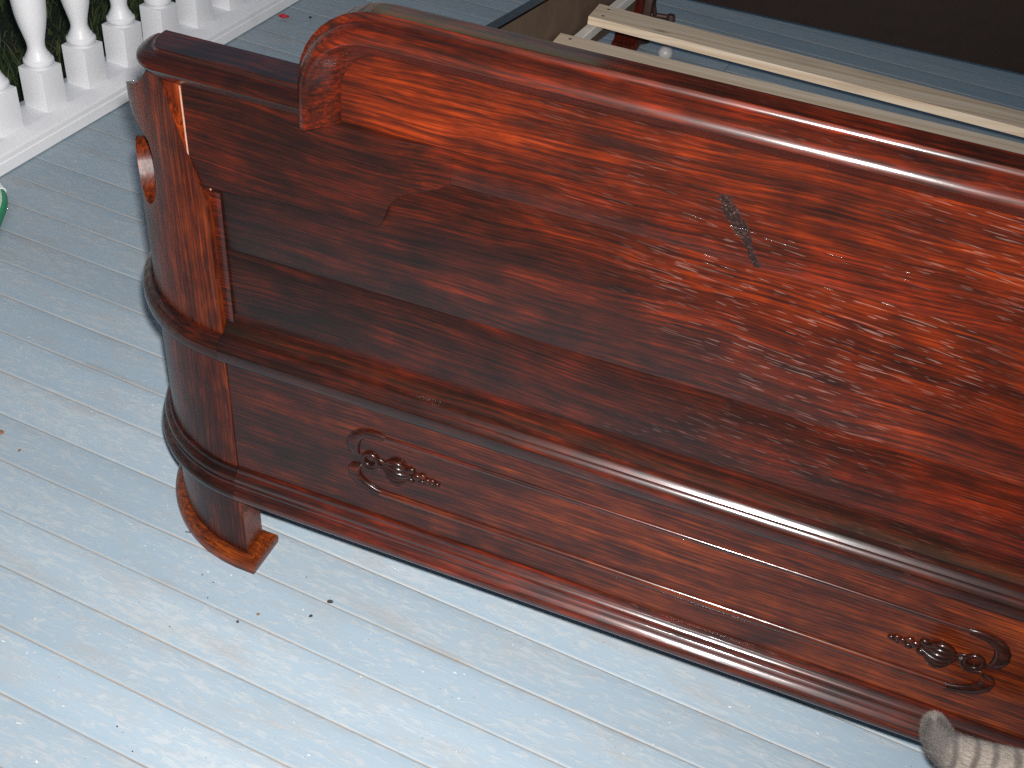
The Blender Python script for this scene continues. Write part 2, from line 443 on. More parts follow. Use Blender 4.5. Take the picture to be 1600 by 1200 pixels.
def board_mesh(x0, x1):
    bm = bmesh.new()
    hw = BW / 2 - 0.0003
    prof = [(-hw, -0.022), (-hw, -0.0016), (-hw + 0.0010, -0.0006), (-hw + 0.004, -0.0001), (-hw * .4, -0.0006), (hw * .4, -0.0004), (hw - 0.004, 0.0002), (hw - 0.0010, -0.0004), (hw, -0.0014), (hw, -0.022)]
    loft(bm, [[(x, y, z) for y, z in prof] for x in (x0, x1)])
    return bm
X0, X1 = -1.955, 2.72
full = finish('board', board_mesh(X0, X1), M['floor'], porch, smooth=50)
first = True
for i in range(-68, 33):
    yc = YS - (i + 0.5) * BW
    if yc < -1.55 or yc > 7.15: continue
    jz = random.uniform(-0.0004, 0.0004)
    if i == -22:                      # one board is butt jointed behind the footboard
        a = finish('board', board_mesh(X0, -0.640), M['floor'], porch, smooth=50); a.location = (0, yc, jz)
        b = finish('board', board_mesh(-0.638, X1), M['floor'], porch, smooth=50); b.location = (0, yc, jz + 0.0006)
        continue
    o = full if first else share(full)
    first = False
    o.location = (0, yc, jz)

# ================================================================ yard
gm = NT('dark_soil_and_grass')
gv = gm.coords()
gc = gm.mix(gm.noise(gv, 9.0, 5.0, 0.7).outputs[0], (0.045, 0.036, 0.026), (0.045, 0.065, 0.022))
gm.link(gc, gm.b.inputs['Base Color']); gm.b.inputs['Roughness'].default_value = 0.95
gm.link(gm.bump(gm.noise(gv, 30.0, 4.0).outputs[0], 0.03), gm.b.inputs['Normal'])
bm = bmesh.new()
n = 24
bmesh.ops.create_grid(bm, x_segments=n, y_segments=n, size=120)
for v in bm.verts: v.co.z = -0.60 + (random.uniform(-.3, .3) if v.co.length > 20 else 0)
lawn = finish('lawn', bm, gm.m, smooth=60)
tag(lawn, 'dark ground of the yard below the porch', kind='structure')

gb = NT('grass_blade')
gi = gb.n('ShaderNodeNewGeometry')
gc = gb.ramp(gi.outputs['Random Per Island'], [(0.0, (0.055, 0.080, 0.028)), (0.45, (0.085, 0.14, 0.042)), (0.8, (0.12, 0.18, 0.055)), (1.0, (0.20, 0.14, 0.07))])
gb.link(gc, gb.b.inputs['Base Color']); gb.b.inputs['Roughness'].default_value = 0.7
verts, faces = [], []
for k in range(46000):
    x = -1.98 - random.random() ** 1.3 * 3.2; y = random.uniform(1.2, 6.0)
    cl = 0.5 + 0.5 * math.sin(x * 5.1 + 2 * math.sin(y * 3.3)) * math.sin(y * 4.7 + x)
    if random.random() > 0.25 + 0.75 * cl: continue
    h = random.uniform(0.03, 0.10) * (0.5 + cl); a = random.uniform(0, 6.283); w = random.uniform(0.0015, 0.0035)
    lx, ly = random.gauss(0, h * .6), random.gauss(0, h * .6)
    dx, dy = math.cos(a) * w, math.sin(a) * w
    i0 = len(verts)
    verts += [(x - dx, y - dy, -0.605), (x + dx, y + dy, -0.605), (x + dx * .7 + lx * .45, y + dy * .7 + ly * .45, -0.6 + h * .65), (x - dx * .7 + lx * .45, y - dy * .7 + ly * .45, -0.6 + h * .65), (x + lx, y + ly, -0.6 + h)]
    faces += [(i0, i0 + 1, i0 + 2, i0 + 3), (i0 + 3, i0 + 2, i0 + 4)]
me = bpy.data.meshes.new('grass'); me.from_pydata(verts, [], faces); me.materials.append(gb.m)
grass = bpy.data.objects.new('grass', me); COL.objects.link(grass)
tag(grass, 'dark grass growing in the yard behind the white balusters', 'grass', kind='stuff')

# ================================================================ white railing
railing = empty('porch_railing', (-1.85, 2.0, 0))
tag(railing, 'white painted porch railing with turned balusters', 'railing')
RL = Vector((-1.85, 2.0, 0))
def rloc(o): o.location = -RL; return o
Y0, Y1 = 0.2, 6.8
prof = [(-1.786, 0.003), (-1.786, 0.026), (-1.7885, 0.0275), (-1.7885, 0.0305), (-1.785, 0.032), (-1.785, 0.0415), (-1.788, 0.0455), (-1.812, 0.0545), (-1.818, 0.056), (-1.885, 0.056), (-1.89, 0.0545), (-1.916, 0.045), (-1.916, 0.003)]
bm = bmesh.new(); loft(bm, [[(x, y, z) for x, z in prof] for y in (Y0, Y1)])
rloc(finish('bottom_rail', bm, M['white'], railing, smooth=30))
prof = [(-1.80, 0.755), (-1.795, 0.76), (-1.79, 0.775), (-1.80, 0.79), (-1.83, 0.80), (-1.872, 0.80), (-1.90, 0.79), (-1.912, 0.775), (-1.907, 0.76), (-1.90, 0.755)]
bm = bmesh.new(); loft(bm, [[(x, y, z) for x, z in prof] for y in (Y0, Y1)])
rloc(finish('top_rail', bm, M['white'], railing, smooth=40))
bm = bmesh.new()
box(bm, -0.031, 0.031, -0.031, 0.031, 0.0555, 0.147, 0.0012)
lathe(bm, [(0.010, 0.1465), (0.024, 0.1470), (0.0265, 0.149), (0.031, 0.153), (0.0325, 0.158), (0.0315, 0.163), (0.0275, 0.1665), (0.0265, 0.1685), (0.0255, 0.172), (0.0215, 0.178), (0.0188, 0.186), (0.0182, 0.193), (0.0195, 0.203), (0.0235, 0.220), (0.0285, 0.240), (0.0325, 0.262), (0.0348, 0.29), (0.0352, 0.32), (0.0342, 0.36), (0.031, 0.42), (0.027, 0.48), (0.023, 0.54), (0.020, 0.59), (0.0185, 0.62), (0.0195, 0.632), (0.027, 0.64), (0.032, 0.648), (0.032, 0.655), (0.027, 0.662), (0.010, 0.663)])
box(bm, -0.031, 0.031, -0.031, 0.031, 0.6625, 0.7555, 0.0012)
bal = finish('baluster', bm, M['white'], railing, smooth=32)
for k in range(-11, 37):
    yc = 1.799 + 0.1342 * k
    if yc < Y0 + .05 or yc > Y1 - .05: continue
    o = bal if k == -11 else share(bal)
    o.location = Vector((-1.851, yc, 0)) - RL
    o.rotation_euler = (0, 0, random.uniform(-0.02, 0.02))

# ================================================================ the bed
TH = 0.07149
BED = Vector((-0.7406, 0.9464, 0))
bed = empty('wooden_bed', BED, TH)
tag(bed, 'dark red rosewood bed with carved footboard and bare slats', 'bed')
UW = 1.14            # width of the flat front between the two round corner posts
R0 = 0.193           # outer radius of the round corner posts
TK = 0.042

def uz(outline, holes=0.0):
    return outline

# ---- core of the footboard (behind everything)
bm = bmesh.new()
box(bm, 0.004, UW - 0.004, 0.020, 0.041, 0.140, 0.7495)
foot = finish('footboard', bm, M['dark'], bed, smooth=0)

def plank(z0, z1, u0, u1, mat, v0=0.012, v1=0.0195, bev=0.0012):
    bm = bmesh.new(); box(bm, u0, u1, v0, v1, z0, z1, bev, 2)
    return finish('plank', bm, mat, foot, smooth=30)
PL, PR = -0.018, UW + 0.018
plank(0.415, 0.5450, PL + .004, PR - .004, M['p4'])
plank(0.5452, 0.7108, PL, PR, M['p3'], v0=0.0117)
plank(0.7110, 0.7500, PL, PR, M['p2'], v0=0.0115)

# arched head plank of the panel
def arch_path(r, n=10, u0=0.150, z0=0.748, h=0.832, rr=0.047):
    """left half outline offset outwards by r, as (u,z) points running up and right to the centre line"""
    P = [(u0 - r, z0)]
    for k in range(n + 1):
        a = math.pi - k * math.pi / 2 / n
        P.append((u0 + rr + (rr + r) * math.cos(a), h - rr + (rr + r) * math.sin(a)))
    P.append((UW / 2, h + r))
    return P
def both(P):
    return P + [(UW - u, z) for u, z in reversed(P[:-1])]

bm = bmesh.new()
outl = both(arch_path(0.006))
outl = [(u, max(z, 0.7502)) for u, z in outl]
f = [bm.verts.new((u, 0.0122, z)) for u, z in outl]
b = [bm.verts.new((u, 0.0405, z)) for u, z in outl]
bm.faces.new(f); bm.faces.new(b)
for i in range(len(f)):
    j = (i + 1) % len(f)
    bm.faces.new((f[i], f[j], b[j], b[i]))
bmesh.ops.triangulate(bm, faces=[q for q in bm.faces if len(q.verts) > 4])
finish('plank', bm, M['top'], foot, smooth=20)

# crest moulding swept round the arch
CP = [(0.0125, 0.0), (0.0095, 0.0010), (0.004, 0.0040), (-0.004, 0.0100), (-0.011, 0.0165), (-0.0160, 0.0205), (-0.0190, 0.0225), (-0.0208, 0.0240), (-0.0213, 0.0256), (-0.0209, 0.0276), (-0.0196, 0.0304), (-0.0175, 0.0332), (-0.0145, 0.0356), (-0.0105, 0.0377), (-0.0070, 0.0390), (-0.0040, 0.0397), (-0.0028, 0.0397), (-0.0020, 0.0393), (0.0004, 0.0396), (0.0024, 0.0408), (0.0038, 0.0426), (0.0044, 0.0446), (0.0048, 0.0460), (0.0058, 0.0465), (0.0080, 0.0456), (0.034, 0.0448), (0.0405, 0.0438), (0.0435, 0.0415), (0.0445, 0.038), (0.0445, 0.0)]
npt = len(both(arch_path(0.0)))
bm = bmesh.new()
loops = []
per = [both(arch_path(h)) for v, h in CP]
for i in range(npt):
    loops.append([(per[k][i][0], CP[k][0], per[k][i][1]) for k in range(len(CP))])
loft(bm, loops)
finish('crest_moulding', bm, M['cap'], foot, smooth=28)

# shoulder caps: plan outline offsets stacked by profile
def shoulder():
    H0 = 0.7465
    sp = [(-0.011, 0.0), (-0.003, 0.002), (0.004, 0.0075), (0.011, 0.0140), (0.0165, 0.0190), (0.0190, 0.0225), (0.0185, 0.0255), (0.0150, 0.0285), (0.0090, 0.0316), (0.0062, 0.0324), (0.0050, 0.0322), (0.0026, 0.0324), (0.0006, 0.0334), (-0.0006, 0.0352), (-0.0010, 0.0370), (-0.0022, 0.0379), (-0.020, 0.0379)]
    loops = []
    for d, h in sp:
        L = [(0.130, -d, H0 + h), (0.05, -d, H0 + h), (-0.054, -d, H0 + h)]
        c = (-0.054, 0.040); r0 = 0.040 + d
        for k in range(1, 13):
            a = -math.pi / 2 - k * math.pi / 2 / 12
            L.append((c[0] + (0.026 + d) * math.cos(a), c[1] + r0 * math.sin(a), H0 + h))
        L.append((c[0] - (0.026 + d), 0.0445, H0 + h))
        L.append((0.130, 0.0445, H0 + h))
        loops.append(L)
    bm = bmesh.new(); loft(bm, loops)
    return bm
sh = finish('shoulder_moulding', shoulder(), M['capdark'], foot, smooth=28)
share(sh, foot, (UW, 0, 0), None, (-1, 1, 1))

# ---- raised plate at the top of each side with its scrolled end
def plate():
    low = [(-0.036, 0.6255), (0.02, 0.6290), (0.06, 0.632), (0.13, 0.6368), (0.196, 0.6405), (0.2005, 0.6425), (0.2035, 0.648), (0.2060, 0.657), (0.2090, 0.667), (0.2140, 0.676), (0.2220, 0.684), (0.2340, 0.690), (0.248, 0.6955), (0.262, 0.701), (0.276, 0.711)]
    bm = bmesh.new(); L = []
    for u, z in low:
        t = max(0.0, min(1.0, (u - 0.206) / 0.066)); t = t * t * (3 - 2 * t)
        v = 0.0030 + t * 0.0081
        L.append([(u, v + .0010, z), (u, v, z + .0012), (u, v, 0.7482), (u, v + .0010, 0.7492), (u, 0.0165, 0.7492), (u, 0.0165, z)])
    loft(bm, L)
    return bm
pt = finish('scrolled_plate', plate(), M['p2'], foot, smooth=20)
share(pt, foot, (UW, 0, 0), None, (-1, 1, 1))

# thin upright beads that close the panel against the posts
def vbead(u0, z0, u1, z1, r, v):
    bm = bmesh.new()
    tube(bm, [(u0, v, z0), (u0 * .5 + u1 * .5, v, (z0 + z1) / 2), (u1, v, z1)], r, 10)
    return bm
vb = finish('edge_bead', vbead(-0.0095, 0.424, -0.0165, 0.6245, 0.0011, 0.0112), M['bead'], foot)
share(vb, foot, (UW, 0, 0), None, (-1, 1, 1))
vb = finish('edge_bead', vbead(-0.0350, 0.6275, -0.0385, 0.7465, 0.0011, 0.0030), M['bead'], foot)
share(vb, foot, (UW, 0, 0), None, (-1, 1, 1))

# ---- middle and bottom mouldings, profile = (outward, z)
MID = [(-0.012, 0.4500), (-0.0106, 0.4410), (-0.0078, 0.4325), (-0.0042, 0.4245), (-0.0036, 0.4232), (-0.0028, 0.4226), (0.0034, 0.4214), (0.0052, 0.4203), (0.0080, 0.4177), (0.0100, 0.4156), (0.0101, 0.4146), (0.0108, 0.4143), (0.0125, 0.4127), (0.0144, 0.4106), (0.0158, 0.4080), (0.0163, 0.4055), (0.0163, 0.3945), (0.0155, 0.3915), (0.0135, 0.3900), (0.0040, 0.3895), (0.0004, 0.3890), (-0.012, 0.3890)]
LOW = [(-0.012, 0.1960), (0.0008, 0.1958), (0.0035, 0.1945), (0.0042, 0.1925), (0.0046, 0.1895), (0.0060, 0.1885), (0.0085, 0.1872), (0.0108, 0.1845), (0.0118, 0.1808), (0.0114, 0.1780), (0.0100, 0.1768), (0.0112, 0.1758), (0.0128, 0.1740), (0.0128, 0.1715), (0.0105, 0.1698), (0.0098, 0.1680), (0.0120, 0.1655), (0.0155, 0.1632), (0.0182, 0.1595), (0.0192, 0.1550), (0.0185, 0.1505), (0.0160, 0.1470), (0.0120, 0.1450), (-0.012, 0.1450)]
def lean_(z): return 0.0013 - 0.025 * z
def straight(prof):
    bm = bmesh.new()
    loft(bm, [[(u, -d, z) for d, z in prof] for u in (lean_(prof[8][1]) - .0008, UW / 3, UW * 2 / 3, UW - lean_(prof[8][1]) + .0008)])
    return bm
finish('middle_moulding', straight(MID), M['cove'], foot, smooth=26)
finish('bottom_moulding', straight(LOW), M['rail'], foot, smooth=26)
# ---- lower frieze panel
bm = bmesh.new()
loft(bm, [[(lean_(z), 0.0005, z), (UW - lean_(z), 0.0005, z), (UW - lean_(z), 0.0195, z), (lean_(z), 0.0195, z)] for z in (0.150, 0.405)])
finish('frieze_panel', bm, M['field'], foot, smooth=20)
def hbead(u0, u1, z, r, v):
    bm = bmesh.new()
    L = []
    for u in (u0, (u0 + u1) / 2, u1):
        L.append([(u, v - r * .75 * math.sin(a), z + r * math.cos(a)) for a in [math.pi * k / 10 for k in range(11)]] + [(u, v + .002, z - r), (u, v + .002, z + r)])
    loft(bm, L)
    return bm
finish('frieze_bead', hbead(0.208, UW - 0.208, 0.3365, 0.0034, 0.0006), M['rail'], foot, smooth=50)
finish('frieze_bead', hbead(0.208, UW - 0.208, 0.2395, 0.0058, 0.0006), M['lowbead'], foot, smooth=50)

# ---- carved ornaments at both ends of the frieze
def ornament():
    bm = bmesh.new()
    N = (0, -1, 0)
    def leaf(pts, rads, flat=0.55): tube(bm, [(u, -0.0002, z) for u, z in pts], rads, 10, flat, N)
    # upper acanthus C, thick in the middle with a groove ridge
    up = [(0.212, 0.3355), (0.203, 0.3365), (0.193, 0.3365), (0.183, 0.3335), (0.175, 0.3270), (0.1705, 0.3185), (0.1690, 0.3090), (0.1715, 0.3000), (0.177, 0.2945)]
    leaf(up, [0.0034, 0.0056, 0.0066, 0.0074, 0.0082, 0.0090, 0.0092, 0.0072, 0.0030])
    leaf([(u + .001, z + .0045) for u, z in up[:6]], [0.001, 0.002, 0.0022, 0.0022, 0.002, 0.001], 1.6)
    dn = [(0.179, 0.2775), (0.1735, 0.2735), (0.1705, 0.2670), (0.1715, 0.2590), (0.177, 0.2510), (0.186, 0.2450), (0.197, 0.2405), (0.211, 0.2385)]
    leaf(dn, [0.0030, 0.0072, 0.0090, 0.0090, 0.0078, 0.0064, 0.0058, 0.0058])
    leaf([(u + .006, z + .0035) for u, z in dn[1:]], [0.001, 0.002, 0.0022, 0.0022, 0.0022, 0.0022, 0.001], 1.6)
    # eye ring between them
    cu, cz, rr = 0.1935, 0.2930, 0.0098
    tube(bm, [(cu + rr * math.cos(a), -0.0012, cz + rr * math.sin(a)) for a in [2 * math.pi * k / 20 for k in range(21)]], 0.0030, 8, 1.0, N)
    leaf([(0.182, 0.2800), (0.190, 0.2760), (0.199, 0.2775), (0.205, 0.2835), (0.2065, 0.290)], [0.001, 0.0026, 0.0036, 0.0036, 0.0030], 0.8)
    leaf([(0.203, 0.2985), (0.210, 0.2965), (0.216, 0.290)], [0.0015, 0.003, 0.0015], 0.9)
    # bud of overlapping petals
    for dz, h, s in ((0.0150, 0.0040, .010), (0.0075, 0.0060, .013), (-0.0005, 0.0072, .015), (-0.0085, 0.0060, .014), (-0.0165, 0.0040, .011)):
        pts = []
        for k in range(9):
            t = k / 8
            pts.append((0.2105 + 0.040 * t, -h * math.sin(math.pi * t) * .5, 0.2895 + dz * math.sin(math.pi * min(1, t * .9 + .05)) - 0.003 * t))
        tube(bm, pts, [0.0008 + 0.0042 * math.sin(math.pi * (k / 8)) for k in range(9)], 8, 1.1, N)
    tube(bm, [(0.212, -.0004, .2895), (0.222, -.001, .2895), (0.236, -.001, .2885), (0.248, -.0004, .287)], [.005, .0155, .0155, .005], 12, 0.20, N)
    # trail of bell flowers
    for u, z, r in ((0.2500, 0.2975, .0045), (0.2495, 0.2800, .0042), (0.2580, 0.2895, .0050), (0.2655, 0.2935, .0040), (0.2650, 0.2835, .0038), (0.2725, 0.2885, .0040), (0.2795, 0.2905, .0032), (0.2785, 0.2850, .0030), (0.2855, 0.2875, .0034)):
        ball(bm, (u, -0.0006, z), (r * 1.4, r * .8, r * 1.15), 2)
    return bm
orn = finish('carved_scroll', ornament(), M['carve'], foot, smooth=60)
share(orn, foot, (UW, 0, 0), None, (-1, 1, 1))

# ---- rounded corner posts: a bent, fretted board 42 mm thick
def lean(z): return -0.025 * z
def shell_pt(s, z, off=0.0):
    """s = distance round the curve from the front edge (negative to the left)"""
    if s < 0: return Vector((-s + lean(z), -off, z))
    a = s / R0
    return Vector((-(R0 + off) * math.sin(a) + lean(z) * max(0.35, 1 - 0.45 * a / math.radians(55)), R0 - (R0 + off) * math.cos(a), z))
D = R0 * math.pi / 180
FRET = [(0, 0.018), (90 * D, 0.018), (90 * D, 0.400), (76 * D, 0.440), (68 * D, 0.510), (64.5 * D, 0.575), (62.5 * D, 0.600), (60 * D, 0.607), (57 * D, 0.608), (52.5 * D, 0.602), (49.5 * D, 0.590), (47 * D, 0.578), (44.5 * D, 0.567), (41 * D, 0.559), (37.5 * D, 0.556), (34 * D, 0.559), (30.5 * D, 0.568), (27.6 * D, 0.583), (26 * D, 0.602),
        (25.4 * D, 0.622), (25.8 * D, 0.640), (27.5 * D, 0.653), (31 * D, 0.660), (36 * D, 0.664), (42 * D, 0.669), (46 * D, 0.673), (49 * D, 0.678), (50.9 * D, 0.684), (51.3 * D, 0.690), (49.8 * D, 0.694), (46.2 * D, 0.699), (41 * D, 0.705), (36 * D, 0.712), (31 * D, 0.721), (26 * D, 0.732),
        (22 * D, 0.748), (0.050, 0.748), (0.045, 0.735), (0.034, 0.704), (0.021, 0.668), (0.010, 0.638), (0.003, 0.620), (0.0, 0.606)]
def post_mesh():
    pts = []
    for (a, b) in zip(FRET, FRET[1:] + FRET[:1]):
        n = max(1, int(math.hypot(b[0] - a[0], b[1] - a[1]) / 0.012))
        for k in range(n): pts.append((a[0] + (b[0] - a[0]) * k / n, a[1] + (b[1] - a[1]) * k / n))
    nb = len(pts)
    inner = []
    def inside(p):
        c = False
        for i in range(nb):
            x1, y1 = pts[i]; x2, y2 = pts[(i + 1) % nb]
            if (y1 > p[1]) != (y2 > p[1]) and p[0] < (x2 - x1) * (p[1] - y1) / (y2 - y1) + x1: c = not c
        return c
    for i in range(1, 30):
        for j in range(70):
            p = (i * 0.0106, 0.024 + j * 0.0110)
            if inside(p) and min(math.hypot(p[0] - q[0], p[1] - q[1]) for q in pts) > 0.005: inner.append(p)
    co = [Vector(p) for p in pts + inner]
    edges = [(i, (i + 1) % nb) for i in range(nb)]
    vo, eo, fo, *_ = geometry.delaunay_2d_cdt(co, edges, [], 1, 1e-6)
    bm = bmesh.new()
    A = [bm.verts.new(shell_pt(p.x, p.y, 0)) for p in vo]
    B = [bm.verts.new(shell_pt(p.x, p.y, -TK)) for p in vo]
    for f in fo:
        bm.faces.new([A[i] for i in f]); bm.faces.new([B[i] for i in reversed(f)])
    for e in list(bm.edges):
        if len(e.link_faces) == 1 and e.verts[0] in A[:] :
            pass
    idx = {v: i for i, v in enumerate(A)}
    for e in [e for e in bm.edges if e.is_boundary and e.verts[0] in idx and e.verts[1] in idx]:
        i, j = idx[e.verts[0]], idx[e.verts[1]]
        f = bm.faces.new((A[i], A[j], B[j], B[i]))
        if vo[i].x < 0.052 and vo[j].x < 0.052 and (max(vo[i].y, vo[j].y) < 0.145 and max(vo[i].y, vo[j].y) > 0.03 or min(vo[i].y, vo[j].y) > 0.600): f.material_index = 1 if max(vo[i].y, vo[j].y) > 0.2 else 2
    return bm
post = finish('corner_post', post_mesh(), [M['post'], M['core'], M['foot']], bed, smooth=40)

def ring(prof, s0=-0.0, s1=90 * D, n=26):
    bm = bmesh.new()
    loops = []
    for k in range(n + 1):
        s = s0 + (s1 - s0) * k / n
        loops.append([shell_pt(s, z, d) for d, z in prof])
    loft(bm, loops)
    return bm
def thin(P, k): return [(d * k if d > 0 else -0.004, z) for d, z in P]
rings = []
rings.append(finish('ring_moulding', ring(thin([(d, z) for d, z in MID if z < 0.4230], 0.96)), M['ring'], post, smooth=26))
rings.append(finish('ring_moulding', ring(thin(LOW, 0.96)), M['ring'], post, smooth=26))
# plinth under the post, worn bright
def plinth():
    bm = bmesh.new()
    loops = []
    for z, off in ((0.0, 0.0140), (0.0100, 0.0150), (0.0160, 0.0138), (0.0210, 0.0095), (0.0250, 0.0025), (0.0255, -0.006)):
        L = []
        for k in range(25):
            p = shell_pt(90 * D * k / 24, z, off); p.x -= lean(z); L.append(p)
        for k in range(25):
            s = 90 * D * (24 - k) / 24
            a = s / R0; r = R0 - TK - off
            L.append(Vector((-r * math.sin(a), R0 - r * math.cos(a), z)))
        L[0].x += off + .002; L[0].z = z
        L[-1].x += off + .002
        loops.append(L)
    loft(bm, loops)
    return bm
rings.append(finish('plinth', plinth(), M['foot'], post, smooth=30))
post2 = share(post, bed, (UW, 0, 0), None, (-1, 1, 1))
for r in rings: share(r, post2)
# inner block showing beside the sloping edge of the post
def core():
    bm = bmesh.new()
    P = [(-0.012, 0.600), (-0.030, 0.600), (-0.064, 0.7462), (-0.0395, 0.7462), (-0.0362, 0.6258), (-0.0165, 0.6248)]
    f = [bm.verts.new((u, 0.0125, z)) for u, z in P]; b = [bm.verts.new((u, 0.040, z)) for u, z in P]
    bm.faces.new(f); bm.faces.new(b)
    for i in range(len(P)): bm.faces.new((f[i], f[(i + 1) % len(P)], b[(i + 1) % len(P)], b[i]))
    return bm
cb_ = finish('end_block', core(), M['core'], foot, smooth=0)
share(cb_, foot, (UW, 0, 0), None, (-1, 1, 1))
def jamb():
    bm = bmesh.new(); L = []
    for z in (0.395, 0.62): L.append([(-0.003 + lean(z), 0.0095, z), (0.006 + lean(z) + .006, 0.0095, z), (0.006 + lean(z), 0.03, z), (-0.003 + lean(z), 0.03, z)])
    loft(bm, L); return bm
jb = finish('jamb_strip', jamb(), M['rail'], foot, smooth=0)
share(jb, foot, (UW, 0, 0), None, (-1, 1, 1))

# ---- side rails, ledgers, slats, headboard
def bar(P0, P1, w, h):
    """square bar: P0,P1 top outer edge; w = thickness to the right, h = depth"""
    bm = bmesh.new()
    P0, P1 = Vector(P0), Vector(P1)
    t = (P1 - P0); side = Vector((t.y, -t.x, 0)).normalized()
    L = []
    for P in (P0, P1):
        L.append([P + Vector((0, 0, -.003)), P + side * .003, P + side * (w - .003), P + side * w + Vector((0, 0, -.003)), P + side * w - Vector((0, 0, h)), P - Vector((0, 0, h))])
    loft(bm, L)
    return bm
sr = finish('side_rail', bar((-0.222, 0.195, 0.436), (-0.048, 2.02, 0.289), 0.030, 0.19), [M['sider'], M['ring']], bed, smooth=30)
lg = finish('ledger_strip', bar((-0.118, 0.78, 0.212), (-0.014, 2.0, 0.201), 0.024, 0.024), M['ledger'], sr, smooth=30)
sr2 = share(sr, bed, (UW, 0, 0), None, (-1, 1, 1)); share(lg, sr2)
# dark varnished outer lip of the rail
for p_ in sr.data.polygons:
    if p_.normal.z > 0.5 or p_.normal.x < -0.5: p_.material_index = 1
def slat(v0, v1, w, ua, ub, zt, th=0.019):
    bm = bmesh.new(); b2 = 0.0012
    L = []
    for u, v in ((ua, v0), ((ua + ub) / 2, (v0 + v1) / 2), (ub, v1)):
        L.append([(u, v + b2, zt), (u, v + w - b2, zt), (u, v + w, zt - b2), (u, v + w, zt - th), (u, v, zt - th), (u, v, zt - b2)])
    loft(bm, L)
    o = finish('slat', bm, M['pine'], bed, smooth=0)
    for uu in (ua + 0.03, ub - 0.03):
        for dv in (0.022, w - 0.022):
            s = bmesh.new(); vv = v0 + (v1 - v0) * ((uu - ua) / (ub - ua))
            lathe(s, [(0.0005, 0), (0.0045, 0.0), (0.0042, 0.0012), (0.002, 0.0018), (0.0004, 0.0018)], 10, (uu, vv + dv, zt - 0.0004))
            finish('screw_head', s, M['steel'], o, smooth=30)
    return o
slat(1.628, 1.560, 0.088, -0.036, 1.170, 0.2325)
slat(1.412, 1.405, 0.092, -0.062, 1.185, 0.2330)
# headboard
bm = bmesh.new()
box(bm, -0.02, UW + 0.02, 2.075, 2.10, 0.150, 1.90, 0.004)
hb = finish('headboard', bm, M['dark'], bed, smooth=30)
bm = bmesh.new(); box(bm, 0.02, UW - 0.02, 2.064, 2.0755, 1.84, 1.895, 0.004)
finish('top_moulding', bm, M['dark'], hb, smooth=30)
def hpost():
    bm = bmesh.new()
    box(bm, -0.064, 0.002, 2.022, 2.09, 0.012, 1.92, 0.004)
    box(bm, -0.068, 0.004, 2.018, 2.094, 0.0, 0.0125, 0.002)
    return bm
hp = finish('headboard_post', hpost(), M['head'], bed, smooth=30)
bm = bmesh.new()
L = [[(0.0025 + .026 * math.sin(math.pi * k / 10), 2.024 + .062 * k / 10, z) for k in range(11)] for z in (0.018, 1.915)]
loft(bm, L)
hq = finish('quarter_round', bm, M['dark'], hp, smooth=50)
hp2 = share(hp, bed, (UW, 0, 0), None, (-1, 1, 1)); share(hq, hp2)
# iron bed bracket with a screw handle and its ball foot
def bracket():
    bm = bmesh.new()
    tube(bm, [(0.020, 2.045, 0.098), (0.045, 2.050, 0.099), (0.072, 2.052, 0.100)], 0.0065, 10)
    lathe(bm, [(0.003, 0.118), (0.010, 0.117), (0.0115, 0.110), (0.0110, 0.085), (0.0075, 0.078), (0.0070, 0.030), (0.012, 0.026), (0.003, 0.0245)], 14, (0.080, 2.030, 0))
    box(bm, 0.004, 0.024, 2.026, 2.056, 0.085, 0.150, 0.003)
    tube(bm, [(0.030, 2.03, 0.094), (0.040, 2.015, 0.115), (0.036, 2.01, 0.135)], 0.005, 8)
    return bm
bk = finish('iron_bracket', bracket(), M['iron'], hp, smooth=40)
bm = bmesh.new(); ball(bm, (0.086, 2.006, 0.0205), 0.0205, 3)
finish('ball_foot', bm, M['ballp'], hp, smooth=60)

# ================================================================ hose at the left edge
hose = empty('garden_hose', (-1.606, 1.352, -0.0008))
tag(hose, 'green hose with pale stripe lying on blue boards beside the white railing', 'hose')
HL = Vector((-1.600, 1.360, 0))
def hosemesh():
    bm = bmesh.new()
    key = [(-1.762, 1.545, .012), (-1.722, 1.527, .012), (-1.69, 1.497, .011), (-1.663, 1.455, .010), (-1.637, 1.413, .010), (-1.617, 1.375, .010), (-1.605, 1.32, .010), (-1.605, 1.25, .010), (-1.63, 1.17, .010), (-1.68, 1.10, .010), (-1.75, 1.06, .010)]
    P = []
    for i in range(len(key) - 1):
        p0, p1, p2, p3 = [Vector(key[max(0, min(len(key) - 1, i + k))]) for k in (-1, 0, 1, 2)]
        for k in range(5):
            t = k / 5
            P.append(0.5 * ((2 * p1) + (p2 - p0) * t + (2 * p0 - 5 * p1 + 4 * p2 - p3) * t * t + (3 * p1 - p0 - 3 * p2 + p3) * t ** 3))
    tube(bm, P, 0.0080, 14)
    bm2 = bmesh.new(); tube(bm2, [p + Vector((-0.0032, -0.002, 0.0052)) for p in P], 0.0036, 10)
    for f in bm2.faces: f.material_index = 1
    me = bpy.data.meshes.new('tmp'); bm2.to_mesh(me); bm2.free(); bm.from_mesh(me); bpy.data.meshes.remove(me)
    return bm
ho = finish('hose_tube', hosemesh(), [M['hose'], M['hosepale']], hose, smooth=60); ho.location = -HL
bm = bmesh.new()
tube(bm, [(-1.775, 1.548, 0.013), (-1.757, 1.543, 0.0135), (-1.738, 1.536, 0.0135), (-1.724, 1.529, 0.0132)], [0.0115, 0.012, 0.011, 0.0098], 16)
hf = finish('hose_collar', bm, M['white'], hose, smooth=50); hf.location = -HL

